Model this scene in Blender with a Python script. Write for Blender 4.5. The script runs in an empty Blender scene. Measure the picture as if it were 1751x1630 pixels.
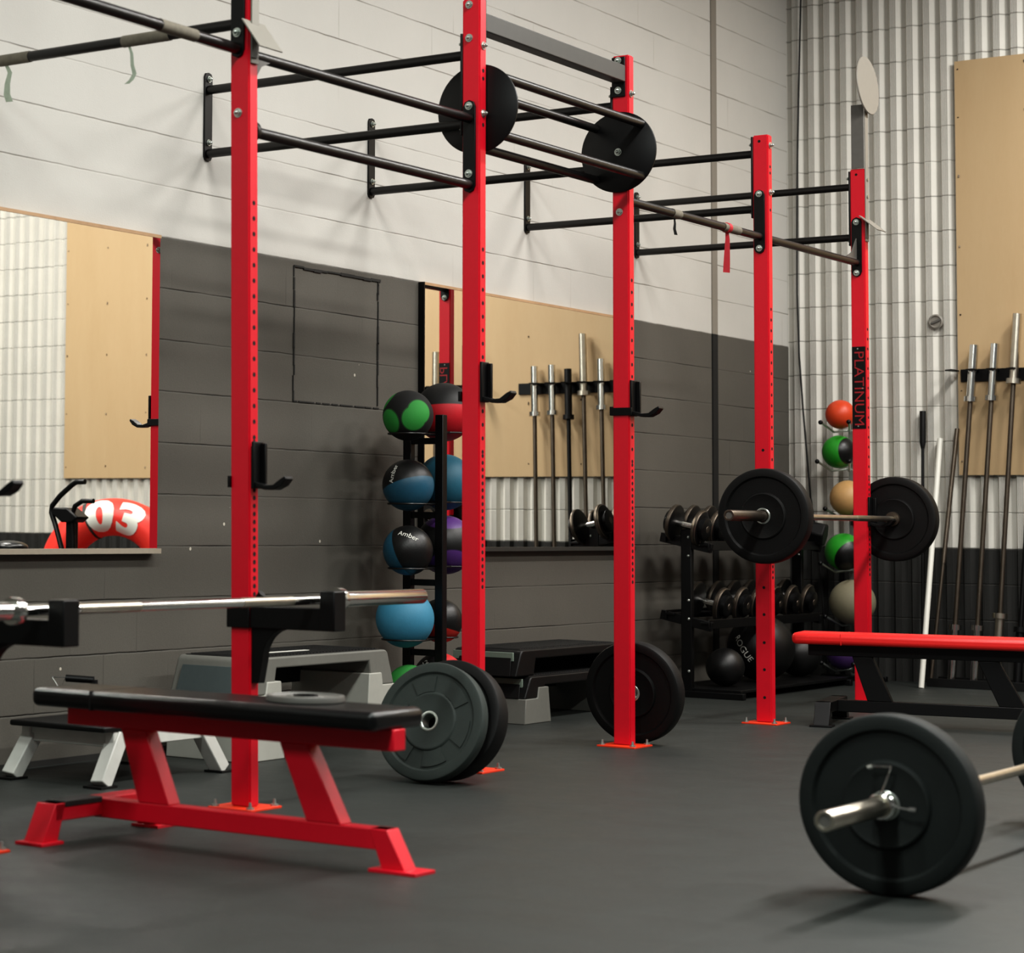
import bpy, bmesh, math, random
from mathutils import Vector, Matrix
random.seed(7)
C = bpy.context.scene.collection
PI = math.pi
# ------------------------------------------------------------------ materials
def lin(c):
    return tuple((v/12.92 if v <= .04045 else ((v+.055)/1.055)**2.4) for v in [x/255 for x in c]) + (1,)
def mat(name, col, rough=.5, metal=0., noise=0., nscale=40., bump=0., bscale=200., spec=.5, coat=0.):
    m = bpy.data.materials.new(name); m.use_nodes = True
    n = m.node_tree.nodes; l = m.node_tree.links; b = n['Principled BSDF']
    c = lin(col)
    b.inputs['Base Color'].default_value = c
    b.inputs['Roughness'].default_value = rough; b.inputs['Metallic'].default_value = metal
    b.inputs['Specular IOR Level'].default_value = spec
    b.inputs['Coat Weight'].default_value = coat
    tc = n.new('ShaderNodeTexCoord')
    nz = n.new('ShaderNodeTexNoise'); nz.inputs['Scale'].default_value = nscale; nz.inputs['Detail'].default_value = 4
    l.new(tc.outputs['Object'], nz.inputs['Vector'])
    r = n.new('ShaderNodeMapRange'); r.inputs['To Min'].default_value = 1-noise; r.inputs['To Max'].default_value = 1+noise
    l.new(nz.outputs['Fac'], r.inputs['Value'])
    mx = n.new('ShaderNodeVectorMath'); mx.operation = 'SCALE'; mx.inputs[0].default_value = c[:3]
    l.new(r.outputs['Result'], mx.inputs['Scale']); l.new(mx.outputs['Vector'], b.inputs['Base Color'])
    if bump:
        nb = n.new('ShaderNodeTexNoise'); nb.inputs['Scale'].default_value = bscale; nb.inputs['Detail'].default_value = 3
        l.new(tc.outputs['Object'], nb.inputs['Vector'])
        bp = n.new('ShaderNodeBump'); bp.inputs['Strength'].default_value = bump; bp.inputs['Distance'].default_value = .002
        l.new(nb.outputs['Fac'], bp.inputs['Height']); l.new(bp.outputs['Normal'], b.inputs['Normal'])
    return m
M = {}
M['red'] = mat('red_powder_coat', (205, 16, 40), .40, noise=.05, bump=.08, bscale=500)
M['black'] = mat('black_powder_coat', (6, 6, 7), .42, spec=.35, noise=.1, bump=.1, bscale=500)
M['blackpipe'] = mat('black_tube_paint', (17, 15, 14), .36, noise=.25, nscale=14)
M['hole'] = mat('dark_hole', (6, 5, 5), .9)
M['zinc'] = mat('zinc_plated_steel', (190, 196, 190), .3, .85, noise=.1)
M['chrome'] = mat('polished_chrome', (222, 221, 217), .16, 1., noise=.05)
M['steel'] = mat('brushed_bar_steel', (205, 198, 184), .3, 1., noise=.2, nscale=20)
M['darksteel'] = mat('worn_dark_steel', (105, 96, 86), .38, .9, noise=.3, nscale=15)
M['rubber'] = mat('bumper_rubber', (7, 7, 7), .6, spec=.3, noise=.2, nscale=30, bump=.25, bscale=260)
M['rubbergreen'] = mat('grey_green_bumper_rubber', (42, 50, 47), .72, noise=.15, nscale=30, bump=.25, bscale=260)
M['rubberfg'] = mat('worn_bumper_rubber', (20, 25, 24), .7, spec=.35, noise=.35, nscale=12, bump=.2, bscale=200)
M['vinylblack'] = mat('black_vinyl', (12, 12, 13), .3, noise=.1, bump=.15, bscale=180)
M['vinylred'] = mat('red_vinyl', (226, 40, 38), .38, noise=.05, bump=.2, bscale=120)
M['greystep'] = mat('grey_step_plastic', (112, 112, 106), .6, noise=.08, bump=.2, bscale=300)
M['bluestep'] = mat('slate_step_plastic', (76, 86, 87), .6, noise=.08, bump=.2, bscale=300)
M['lightstep'] = mat('light_grey_riser_plastic', (168, 168, 160), .6, noise=.06)
M['greenlip'] = mat('pale_green_plastic', (118, 132, 120), .6, noise=.06)
M['blackplastic'] = mat('black_step_plastic', (9, 9, 9), .5, spec=.4, noise=.1, bump=.3, bscale=300)
M['ribbed'] = mat('black_ribbed_mat', (30, 30, 30), .6, noise=.2, bump=.6, bscale=90)
M['whitepaint'] = mat('scuffed_white_paint', (206, 206, 200), .45, noise=.12, nscale=18)
M['greyplate'] = mat('grey_painted_plate', (134, 130, 122), .5, noise=.05)
M['darkplate'] = mat('dark_grey_plate', (96, 94, 90), .5, noise=.1)
M['tape'] = mat('grey_grip_tape', (112, 106, 94), .8, noise=.3, nscale=60)
M['greenstrip'] = mat('pale_green_band', (196, 206, 192), .7, noise=.25)
M['redstrip'] = mat('red_rubber_band', (176, 34, 48), .5, noise=.1)
M['white'] = mat('white_print', (222, 222, 214), .5)
M['redprint'] = mat('red_print', (150, 20, 30), .5)
M['pvc'] = mat('white_pvc', (222, 221, 212), .4, noise=.04)
M['beam'] = mat('grey_black_beam', (62, 61, 58), .5, noise=.15, nscale=20)
M['trimwood'] = mat('wood_trim', (186, 152, 118), .5, noise=.15, nscale=25)
M['ledge'] = mat('pale_ledge_trim', (170, 160, 145), .4, noise=.1)
M['cable'] = mat('black_cable', (22, 22, 22), .6)
M['redtire'] = mat('red_vinyl_tire', (235, 62, 52), .4, noise=.05)
M['strap'] = mat('dark_strap', (50, 52, 50), .7)
M['basecoat'] = mat('orange_red_base_plate', (232, 62, 28), .45, noise=.1)
M['caulk'] = mat('dark_joint', (40, 39, 37), .8, noise=.2)

def fresh(name, rough=.7):
    m = bpy.data.materials.new(name); m.use_nodes = True
    n = m.node_tree.nodes; l = m.node_tree.links; b = n['Principled BSDF']; b.inputs['Roughness'].default_value = rough
    return m, n, l, b
def mth(n, l, op, a, b=None, c=None):
    q = n.new('ShaderNodeMath'); q.operation = op
    for i, v in enumerate((a, b, c)):
        if v is None: continue
        if isinstance(v, (int, float)): q.inputs[i].default_value = v
        else: l.new(v, q.inputs[i])
    return q.outputs[0]
def mixc(n, l, f, a, b):
    q = n.new('ShaderNodeMix'); q.data_type = 'RGBA'
    if isinstance(f, (int, float)): q.inputs[0].default_value = f
    else: l.new(f, q.inputs[0])
    for i, v in ((6, a), (7, b)):
        if isinstance(v, tuple): q.inputs[i].default_value = v
        else: l.new(v, q.inputs[i])
    return q.outputs[2]
def noise(n, l, vec, scale, detail=4, rough=.5):
    q = n.new('ShaderNodeTexNoise'); q.inputs['Scale'].default_value = scale; q.inputs['Detail'].default_value = detail
    q.inputs['Roughness'].default_value = rough; l.new(vec, q.inputs['Vector']); return q.outputs['Fac']
ZD = 2.0532; CH = .2068
def block_wall():
    m, n, l, b = fresh('painted_concrete_block', .75)
    tc = n.new('ShaderNodeTexCoord'); sp = n.new('ShaderNodeSeparateXYZ'); l.new(tc.outputs['Object'], sp.inputs[0])
    y, z = sp.outputs['Y'], sp.outputs['Z']
    wob = noise(n, l, tc.outputs['Object'], 9, 3)
    zz = mth(n, l, 'ADD', z, mth(n, l, 'MULTIPLY', mth(n, l, 'SUBTRACT', wob, .5), .006))
    rz = mth(n, l, 'DIVIDE', mth(n, l, 'SUBTRACT', zz, ZD - 20*CH), CH)
    fz = mth(n, l, 'FRACT', rz); row = mth(n, l, 'FLOOR', rz)
    dz = mth(n, l, 'MULTIPLY', mth(n, l, 'MINIMUM', fz, mth(n, l, 'SUBTRACT', 1, fz)), CH)
    odd = mth(n, l, 'MODULO', row, 2)
    yy = mth(n, l, 'DIVIDE', mth(n, l, 'ADD', mth(n, l, 'SUBTRACT', y, 7.385 - 40*.41), mth(n, l, 'MULTIPLY', odd, .205)), .41)
    fy = mth(n, l, 'FRACT', yy)
    dy = mth(n, l, 'MULTIPLY', mth(n, l, 'MINIMUM', fy, mth(n, l, 'SUBTRACT', 1, fy)), .41)
    jy = mth(n, l, 'SUBTRACT', 1, mth(n, l, 'SMOOTH_MIN', 1, mth(n, l, 'DIVIDE', dy, .004), .2))
    jz = mth(n, l, 'SUBTRACT', 1, mth(n, l, 'SMOOTH_MIN', 1, mth(n, l, 'DIVIDE', dz, .0045), .2))
    # joints fade in and out, as filled with thick paint
    patch = mth(n, l, 'MULTIPLY', mth(n, l, 'SUBTRACT', noise(n, l, tc.outputs['Object'], 1.7, 3), .36), 4.)
    jz2 = mth(n, l, 'MULTIPLY', jz, mth(n, l, 'MINIMUM', 1, mth(n, l, 'MAXIMUM', .3, patch)))
    jy2 = mth(n, l, 'MULTIPLY', jy, mth(n, l, 'MINIMUM', .45, mth(n, l, 'MAXIMUM', .0, mth(n, l, 'SUBTRACT', patch, .75))))
    j = mth(n, l, 'MINIMUM', 1, mth(n, l, 'MAXIMUM', 0, mth(n, l, 'MAXIMUM', jz2, jy2)))
    dark = mth(n, l, 'LESS_THAN', zz, ZD)
    big = noise(n, l, tc.outputs['Object'], 1.1, 5, .6); fine = noise(n, l, tc.outputs['Object'], 160, 3)
    wcol = mixc(n, l, big, lin((190, 188, 182)), lin((208, 206, 200)))
    dcol = mixc(n, l, big, lin((86, 83, 77)), lin((108, 104, 96)))
    dcol = mixc(n, l, mth(n, l, 'MULTIPLY', fine, .5), dcol, lin((62, 60, 56)))
    # chips in the dark paint
    vo = n.new('ShaderNodeTexVoronoi'); vo.inputs['Scale'].default_value = 4.2; l.new(tc.outputs['Object'], vo.inputs['Vector'])
    chip = mth(n, l, 'LESS_THAN', vo.outputs['Distance'], .03)
    dcol = mixc(n, l, chip, dcol, lin((196, 190, 176)))
    col = mixc(n, l, dark, wcol, dcol)
    jc = mixc(n, l, dark, lin((128, 120, 108)), lin((34, 32, 30)))
    l.new(mixc(n, l, mth(n, l, 'MULTIPLY', j, .62), col, jc), b.inputs['Base Color'])
    hgt = mth(n, l, 'ADD', mth(n, l, 'MULTIPLY', j, -1.), mth(n, l, 'MULTIPLY', mth(n, l, 'ADD', fine, noise(n, l, tc.outputs['Object'], 30, 4)), .12))
    bp = n.new('ShaderNodeBump'); bp.inputs['Strength'].default_value = .7; bp.inputs['Distance'].default_value = .006
    l.new(hgt, bp.inputs['Height']); l.new(bp.outputs['Normal'], b.inputs['Normal'])
    return m
def fluted_wall():
    m, n, l, b = fresh('painted_fluted_block', .72)
    tc = n.new('ShaderNodeTexCoord'); sp = n.new('ShaderNodeSeparateXYZ'); l.new(tc.outputs['Object'], sp.inputs[0])
    x, z = sp.outputs['X'], sp.outputs['Z']
    nz = noise(n, l, tc.outputs['Object'], 6, 3)
    zz = mth(n, l, 'ADD', z, mth(n, l, 'MULTIPLY', mth(n, l, 'SUBTRACT', nz, .5), .012))
    fz = mth(n, l, 'FRACT', mth(n, l, 'DIVIDE', mth(n, l, 'SUBTRACT', zz, .808 - 10*.2127), .2127))
    dz = mth(n, l, 'MULTIPLY', mth(n, l, 'MINIMUM', fz, mth(n, l, 'SUBTRACT', 1, fz)), .2127)
    j = mth(n, l, 'SUBTRACT', 1, mth(n, l, 'MINIMUM', 1, mth(n, l, 'DIVIDE', dz, .005)))
    wv = mth(n, l, 'SINE', mth(n, l, 'MULTIPLY', x, 2*PI/.0085))
    fr = mth(n, l, 'FRACT', mth(n, l, 'DIVIDE', mth(n, l, 'SUBTRACT', x, 0.030), .1035))
    rib = mth(n, l, 'MULTIPLY', mth(n, l, 'GREATER_THAN', fr, .13), mth(n, l, 'LESS_THAN', fr, .50))
    st = mth(n, l, 'MULTIPLY', mth(n, l, 'MULTIPLY', mth(n, l, 'ADD', wv, 1), .5), rib)
    big = noise(n, l, tc.outputs['Object'], 2.2, 5, .6)
    col = mixc(n, l, big, lin((204, 202, 194)), lin((232, 230, 222)))
    col = mixc(n, l, mth(n, l, 'MULTIPLY', st, .6), col, lin((96, 92, 84)))
    gr = mth(n, l, 'GREATER_THAN', fr, .74)  # groove floors darkened in the colour, shadow painted over the real relief
    col = mixc(n, l, mth(n, l, 'MULTIPLY', gr, .35), col, lin((120, 116, 106)))
    dark = mth(n, l, 'LESS_THAN', zz, .808)
    col = mixc(n, l, dark, col, lin((40, 40, 38)))
    jl = mth(n, l, 'MULTIPLY', j, mth(n, l, 'MINIMUM', .5, mth(n, l, 'MAXIMUM', .05, mth(n, l, 'MULTIPLY', mth(n, l, 'SUBTRACT', noise(n, l, tc.outputs['Object'], 3.5, 2), .35), 3))))
    l.new(mixc(n, l, jl, col, lin((60, 56, 50))), b.inputs['Base Color'])
    h = mth(n, l, 'SUBTRACT', mth(n, l, 'ADD', mth(n, l, 'MULTIPLY', st, -.35), mth(n, l, 'MULTIPLY', noise(n, l, tc.outputs['Object'], 60, 4), .3)), j)
    bp = n.new('ShaderNodeBump'); bp.inputs['Strength'].default_value = .8; bp.inputs['Distance'].default_value = .005
    l.new(h, bp.inputs['Height']); l.new(bp.outputs['Normal'], b.inputs['Normal'])
    return m
def floor_mat():
    m, n, l, b = fresh('black_rubber_floor', .55)
    tc = n.new('ShaderNodeTexCoord'); sp = n.new('ShaderNodeSeparateXYZ'); l.new(tc.outputs['Object'], sp.inputs[0])
    x, y = sp.outputs['X'], sp.outputs['Y']
    big = noise(n, l, tc.outputs['Object'], .9, 5, .6); fine = noise(n, l, tc.outputs['Object'], 260, 2)
    med = noise(n, l, tc.outputs['Object'], 5, 6, .65)
    fx = mth(n, l, 'FRACT', mth(n, l, 'DIVIDE', mth(n, l, 'ADD', x, .35), 1.22)); fyy = mth(n, l, 'FRACT', mth(n, l, 'DIVIDE', mth(n, l, 'ADD', y, .5), 1.83))
    dx = mth(n, l, 'MULTIPLY', mth(n, l, 'MINIMUM', fx, mth(n, l, 'SUBTRACT', 1, fx)), 1.22)
    dy = mth(n, l, 'MULTIPLY', mth(n, l, 'MINIMUM', fyy, mth(n, l, 'SUBTRACT', 1, fyy)), 1.83)
    seam = mth(n, l, 'LESS_THAN', mth(n, l, 'MINIMUM', dx, dy), .0016)
    col = mixc(n, l, big, lin((27, 30, 29)), lin((38, 42, 40)))
    col = mixc(n, l, mth(n, l, 'MULTIPLY', med, .5), col, lin((34, 39, 36)))
    col = mixc(n, l, mth(n, l, 'MULTIPLY', fine, .5), col, lin((52, 56, 53)))
    sc = mth(n, l, 'GREATER_THAN', noise(n, l, tc.outputs['Object'], 34, 2), .78)
    col = mixc(n, l, mth(n, l, 'MULTIPLY', sc, .5), col, lin((74, 78, 73)))
    l.new(mixc(n, l, mth(n, l, 'MULTIPLY', seam, .6), col, lin((62, 64, 61))), b.inputs['Base Color'])
    rr = n.new('ShaderNodeMapRange'); rr.inputs['To Min'].default_value = .42; rr.inputs['To Max'].default_value = .66
    l.new(med, rr.inputs['Value']); l.new(rr.outputs['Result'], b.inputs['Roughness'])
    bp = n.new('ShaderNodeBump'); bp.inputs['Strength'].default_value = .35; bp.inputs['Distance'].default_value = .002
    l.new(mth(n, l, 'ADD', fine, mth(n, l, 'MULTIPLY', med, .6)), bp.inputs['Height']); l.new(bp.outputs['Normal'], b.inputs['Normal'])
    return m
def ply_mat():
    m, n, l, b = fresh('plywood', .55)
    tc = n.new('ShaderNodeTexCoord'); mp = n.new('ShaderNodeMapping'); mp.inputs['Scale'].default_value = (3, 3, .5)
    l.new(tc.outputs['Object'], mp.inputs[0])
    g = noise(n, l, mp.outputs[0], 1.3, 6, .6); g2 = noise(n, l, mp.outputs[0], 30, 4, .6)
    col = mixc(n, l, g, lin((178, 150, 112)), lin((196, 172, 136)))
    col = mixc(n, l, mth(n, l, 'MULTIPLY', g2, .3), col, lin((200, 176, 138)))
    l.new(col, b.inputs['Base Color']); return m
def mirror_mat():
    m, n, l, b = fresh('mirror_glass', .0)
    b.inputs['Metallic'].default_value = 1.; b.inputs['Base Color'].default_value = (.93, .93, .9, 1); return m
def ball_mat(name, c1, c2=None, axes=(), cut=.5, rough=.5, mode='cap'):
    """c1 ground colour, c2 in caps around the axes (or outside a band of the axis)"""
    m, n, l, b = fresh(name, rough)
    tc = n.new('ShaderNodeTexCoord')
    nrm = n.new('ShaderNodeVectorMath'); nrm.operation = 'NORMALIZE'; l.new(tc.outputs['Object'], nrm.inputs[0])
    nz = noise(n, l, tc.outputs['Object'], 60, 3)
    col = mixc(n, l, mth(n, l, 'MULTIPLY', nz, .35), lin(c1), tuple(v*.6 for v in lin(c1)[:3]) + (1,))
    grv = None
    if c2:
        best = None
        for a in axes:
            d = n.new('ShaderNodeVectorMath'); d.operation = 'DOT_PRODUCT'; l.new(nrm.outputs[0], d.inputs[0])
            d.inputs[1].default_value = Vector(a).normalized()
            v = d.outputs['Value']
            if mode == 'band': v = mth(n, l, 'ABSOLUTE', v)
            best = v if best is None else mth(n, l, 'MAXIMUM', best, v)
        f = mth(n, l, 'GREATER_THAN', best, cut)
        col = mixc(n, l, f, col, lin(c2))
        seam = mth(n, l, 'LESS_THAN', mth(n, l, 'ABSOLUTE', mth(n, l, 'SUBTRACT', best, cut)), .022)
        col = mixc(n, l, mth(n, l, 'MULTIPLY', seam, .7), col, lin((18, 18, 18)))
    l.new(col, b.inputs['Base Color'])
    bp = n.new('ShaderNodeBump'); bp.inputs['Strength'].default_value = .25; bp.inputs['Distance'].default_value = .002
    l.new(noise(n, l, tc.outputs['Object'], 220, 2), bp.inputs['Height']); l.new(bp.outputs['Normal'], b.inputs['Normal'])
    return m

# ------------------------------------------------------------------ mesh building
class MB:
    def __init__(s): s.bm = bmesh.new(); s.mi = 0
    def _new(s, vs, fs, smooth=False):
        vv = [s.bm.verts.new(v) for v in vs]
        for f in fs:
            try:
                q = s.bm.faces.new([vv[i] for i in f]); q.material_index = s.mi; q.smooth = smooth
            except ValueError: pass
        return vv
    def box(s, x0, x1, y0, y1, z0, z1, mtx=None):
        vs = [Vector(v) for v in ((x0,y0,z0),(x1,y0,z0),(x1,y1,z0),(x0,y1,z0),(x0,y0,z1),(x1,y0,z1),(x1,y1,z1),(x0,y1,z1))]
        if mtx: vs = [mtx @ v for v in vs]
        s._new(vs, [(0,3,2,1),(4,5,6,7),(0,1,5,4),(1,2,6,5),(2,3,7,6),(3,0,4,7)]); return s
    def bar(s, a, b, w, h, up=(0,0,1)):
        a, b = Vector(a), Vector(b); d = (b-a).normalized(); u = Vector(up)
        sd = d.cross(u).normalized(); u = sd.cross(d).normalized()
        vs = [p + sd*i*w/2 + u*j*h/2 for p in (a, b) for i, j in ((-1,-1),(1,-1),(1,1),(-1,1))]
        s._new(vs, [(0,1,2,3),(7,6,5,4),(0,4,5,1),(1,5,6,2),(2,6,7,3),(3,7,4,0)]); return s
    def tube(s, pts, r, seg=16, cap=True, rs=None):
        pts = [Vector(p) for p in pts]; rings = []; n = len(pts)
        ref = None
        for i, p in enumerate(pts):
            d = (pts[min(i+1, n-1)] - pts[max(i-1, 0)]).normalized()
            if ref is None:
                ref = Vector((0,0,1)) if abs(d.z) < .9 else Vector((1,0,0))
            a = d.cross(ref).normalized(); ref2 = a.cross(d).normalized(); ref = ref2
            rr = rs[i] if rs else r
            rings.append([p + (a*math.cos(t*2*PI/seg) + ref2*math.sin(t*2*PI/seg))*rr for t in range(seg)])
        vs = [v for g in rings for v in g]; fs = []
        for i in range(n-1):
            for t in range(seg):
                fs.append((i*seg+t, i*seg+(t+1)%seg, (i+1)*seg+(t+1)%seg, (i+1)*seg+t))
        vv = s._new(vs, fs, True)
        if cap:
            for g in (vv[:seg][::-1], vv[-seg:]):
                try: q = s.bm.faces.new(g); q.material_index = s.mi
                except ValueError: pass
        return s
    def lathe(s, prof, o=(0,0,0), ax=(0,0,1), seg=64, closed=True):
        """prof (r, h) round the axis through o; sharp rings get flat shading by the edge split of auto smooth"""
        o = Vector(o); ax = Vector(ax).normalized()
        t1 = ax.orthogonal().normalized(); t2 = ax.cross(t1)
        n = len(prof); vs = []
        for r, h in prof:
            for k in range(seg):
                a = 2*PI*k/seg; vs.append(o + ax*h + (t1*math.cos(a)+t2*math.sin(a))*r)
        fs = []
        for i in range(n if closed else n-1):
            j = (i+1) % n
            for k in range(seg):
                fs.append((i*seg+k, i*seg+(k+1)%seg, j*seg+(k+1)%seg, j*seg+k))
        s._new(vs, fs, True); return s
    def cyl(s, a, b, r, seg=20, r2=None): return s.tube([a, b], r, seg, rs=[r, r if r2 is None else r2])
    def sphere(s, c, r, seg=40, rings=22, sc=(1,1,1)):
        c = Vector(c); vs = []; fs = []
        for i in range(rings+1):
            th = PI*i/rings
            for k in range(seg):
                ph = 2*PI*k/seg
                vs.append(c + Vector((r*sc[0]*math.sin(th)*math.cos(ph), r*sc[1]*math.sin(th)*math.sin(ph), r*sc[2]*math.cos(th))))
        for i in range(rings):
            for k in range(seg):
                a, b_, c_, d = i*seg+k, i*seg+(k+1)%seg, (i+1)*seg+(k+1)%seg, (i+1)*seg+k
                fs.append((a, d, c_, b_))
        s._new(vs, fs, True); bmesh.ops.remove_doubles(s.bm, verts=s.bm.verts, dist=1e-6); return s
    def prism(s, poly, axis, a, b):
        """poly of 2-D points extruded along axis 'x','y' or 'z' from a to b"""
        def P(u, v, w): return {'x': (w,u,v), 'y': (u,w,v), 'z': (u,v,w)}[axis]
        n = len(poly)
        vs = [P(u, v, a) for u, v in poly] + [P(u, v, b) for u, v in poly]
        fs = [tuple(range(n))[::-1], tuple(range(n, 2*n))] + [(i, (i+1)%n, n+(i+1)%n, n+i) for i in range(n)]
        s._new(vs, fs); return s
    def build(s, name, mats, parent=None, bev=0, org=None, seg=2):
        if org is not None: bmesh.ops.translate(s.bm, verts=s.bm.verts, vec=-Vector(org))
        bmesh.ops.recalc_face_normals(s.bm, faces=s.bm.faces)
        me = bpy.data.meshes.new(name); s.bm.to_mesh(me); s.bm.free()
        for m in (mats if isinstance(mats, (list, tuple)) else [mats]): me.materials.append(m)
        try: me.set_sharp_from_angle(angle=math.radians(35))
        except Exception: pass
        o = bpy.data.objects.new(name, me); C.objects.link(o)
        if parent is not None: o.parent = parent
        elif org is not None: o.location = org
        if bev:
            bv = o.modifiers.new('bevel', 'BEVEL'); bv.width = bev; bv.segments = seg; bv.limit_method = 'ANGLE'; bv.angle_limit = math.radians(40)
        return o
def tag(o, label=None, cat=None, group=None, kind=None):
    if label: o['label'] = label
    if cat: o['category'] = cat
    if group: o['group'] = group
    if kind: o['kind'] = kind
    return o
def thing(name, loc, label, cat, rz=0, group=None):
    o = bpy.data.objects.new(name, None); C.objects.link(o); o.location = loc; o.rotation_euler = (0, 0, rz)
    o.empty_display_size = .1
    return tag(o, label, cat, group)
def dup(root, loc, label, rot=None, group=None, mats=None):
    def cp(o, par):
        c = o.copy(); C.objects.link(c); c.parent = par
        for ch in list(o.children): cp(ch, c)
        return c
    r = cp(root, None); r.location = loc; r['label'] = label
    if rot is not None: r.rotation_euler = rot
    if group: r['group'] = group
    return r
def text_mesh(name, txt, size, material, parent, fn, sub=0, depth=0., bold=0.):
    cu = bpy.data.curves.new(name, 'FONT'); cu.body = txt; cu.size = size; cu.align_x = 'CENTER'; cu.align_y = 'CENTER'
    cu.extrude = depth; cu.resolution_u = 4; cu.offset = bold
    tmp = bpy.data.objects.new('tmp', cu); C.objects.link(tmp)
    dg = bpy.context.evaluated_depsgraph_get(); dg.update()
    me = bpy.data.meshes.new_from_object(tmp.evaluated_get(dg)); me.name = name
    bpy.data.objects.remove(tmp); bpy.data.curves.remove(cu)
    bm = bmesh.new(); bm.from_mesh(me)
    if sub:
        bmesh.ops.triangulate(bm, faces=bm.faces)
        for _ in range(sub): bmesh.ops.subdivide_edges(bm, edges=bm.edges, cuts=1, use_grid_fill=False); bmesh.ops.triangulate(bm, faces=bm.faces)
    for v in bm.verts: v.co = Vector(fn(v.co.x, v.co.y, v.co.z))
    bm.to_mesh(me); bm.free()
    me.materials.clear(); me.materials.append(material)
    o = bpy.data.objects.new(name, me); C.objects.link(o); o.parent = parent
    return o

# ------------------------------------------------------------------ setting
W = 1.2535; PY = [4.59, 5.904, 7.387, 8.658, 10.153, 11.427]; D = 13.643
mb = MB(); mb.box(-.3, 8, -2.5, D+.3, -.1, 0); tag(mb.build('floor', floor_mat()), kind='structure')
mb = MB(); mb.box(-.25, 0, -2.5, D+.02, 0, 4.9); tag(mb.build('wall_left', block_wall()), kind='structure')
# fluted back wall
prof = []; x = -.05; P = .1035
pts = []
k = 0
while True:
    x0 = .030 + (k-1)*P
    if x0 > 7.6: break
    pts += [(x0, D+.002), (x0+.014, D-.027), (x0+.052, D-.027), (x0+.076, D-.004), (x0+.080, D+.002)]
    k += 1
mb = MB()
poly = pts + [(pts[-1][0], D+.25), (pts[0][0], D+.25)]
mb.prism(poly, 'z', 0, 4.9)
tag(mb.build('wall_back', fluted_wall()), kind='structure')
mb = MB(); mb.box(0, .008, 12.462, 12.535, 0, 4.9)
wj = block_wall()
o = mb.build('trim_1', M['caulk']); tag(o, kind='structure')
# shade the control joint: white paint above, dark below
mj, n, l, b = fresh('painted_joint', .8)
tc = n.new('ShaderNodeTexCoord'); sp = n.new('ShaderNodeSeparateXYZ'); l.new(tc.outputs['Object'], sp.inputs[0])
l.new(mixc(n, l, mth(n, l, 'LESS_THAN', sp.outputs['Z'], ZD), lin((140, 134, 124)), lin((26, 26, 25))), b.inputs['Base Color'])
o.data.materials[0] = mj
# baseboard strip
mb = MB(); mb.box(0, .006, -2.5, D, 0, .022); tag(mb.build('baseboard_left', M['caulk']), kind='structure')
# bricked-up patch outline on the block wall
mb = MB()
random.seed(3)
y = 8.06
for yy, lo, hi in ((8.062, 1.44, 2.03), (8.748, 1.45, 2.03)):
    z = lo
    while z < hi:
        h = random.uniform(.03, .09); wq = random.uniform(.004, .011); j = random.uniform(-.004, .004)
        mb.box(0, .005, yy-wq/2+j, yy+wq/2+j, z, min(hi, z+h)); z += h + random.uniform(-.01, .004)
yy = 8.06
while yy < 8.75:
    h = random.uniform(.03, .08)
    mb.box(0, .006, yy, yy+h, 2.018+random.uniform(-.003, .006), 2.03+random.uniform(-.003, .006)); yy += h
yy = 8.06
while yy < 8.75:
    h = random.uniform(.03, .08)
    mb.box(0, .004, yy, yy+h, 1.436, 1.442); yy += h + random.uniform(0, .03)
tag(mb.build('trim_2', M['caulk']), kind='structure')

# mirrors
def mirror(y0, y1, label, ml, edge=False):
    t = thing('wall_mirror', (0, (y0+y1)/2, .8), label, 'mirror')
    og = t.location.copy()
    mb = MB(); mb.box(.001, .027, y0, y1, .805, 2.04); mb.build('mirror_glass', mirror_mat(), t, org=og)
    mb = MB(); mb.box(.001, .03, y0, y1+.004, 2.04, 2.053); mb.build('top_trim', M['trimwood'], t, org=og)
    mb = MB(); mb.box(.001, .045, y0, y1+.004, .785, .805); mb.build('ledge', ml, t, org=og)
    if edge:
        mb = MB(); mb.box(.001, .032, y0-.008, y0, .785, 2.053); mb.build('side_trim', M['black'], t, org=og)
mirror(4.35, 7.068, 'large wall mirror at the far left, behind the bar on spotter arms', M['ledge'])
mirror(9.12, 11.34, 'large wall mirror behind the ball tree, reflecting the bar rack', M['beam'], True)

# plywood sheets
mply = ply_mat()
for i in range(4):
    x0 = 1.06 + 1.222*i
    lab = ['tan plywood sheet on the fluted wall, nearest the corner', 'tan plywood sheet second from the corner, seen in the mirror',
           'tan plywood sheet third from the corner, seen in the mirror', 'tan plywood sheet farthest from the corner, seen in the left mirror'][i]
    t = thing('plywood_sheet', (x0+.61, D-.03, 1.244), lab, 'board', group='plywood sheets on the back wall')
    mb = MB(); mb.box(x0+.001, x0+1.22, D-.043, D-.027, 1.244, 3.742)
    mb.mi = 1
    for zz in (1.33, 1.75, 2.2, 2.62, 3.05, 3.4, 3.69):
        for xx in (.02, .41, .8, 1.2):
            mb.cyl((x0+xx, D-.045, zz+random.uniform(-.02, .02)), (x0+xx, D-.042, zz), .0045, 8)
    mb.build('panel', [mply, M['darksteel']], t, org=t.location)

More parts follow.
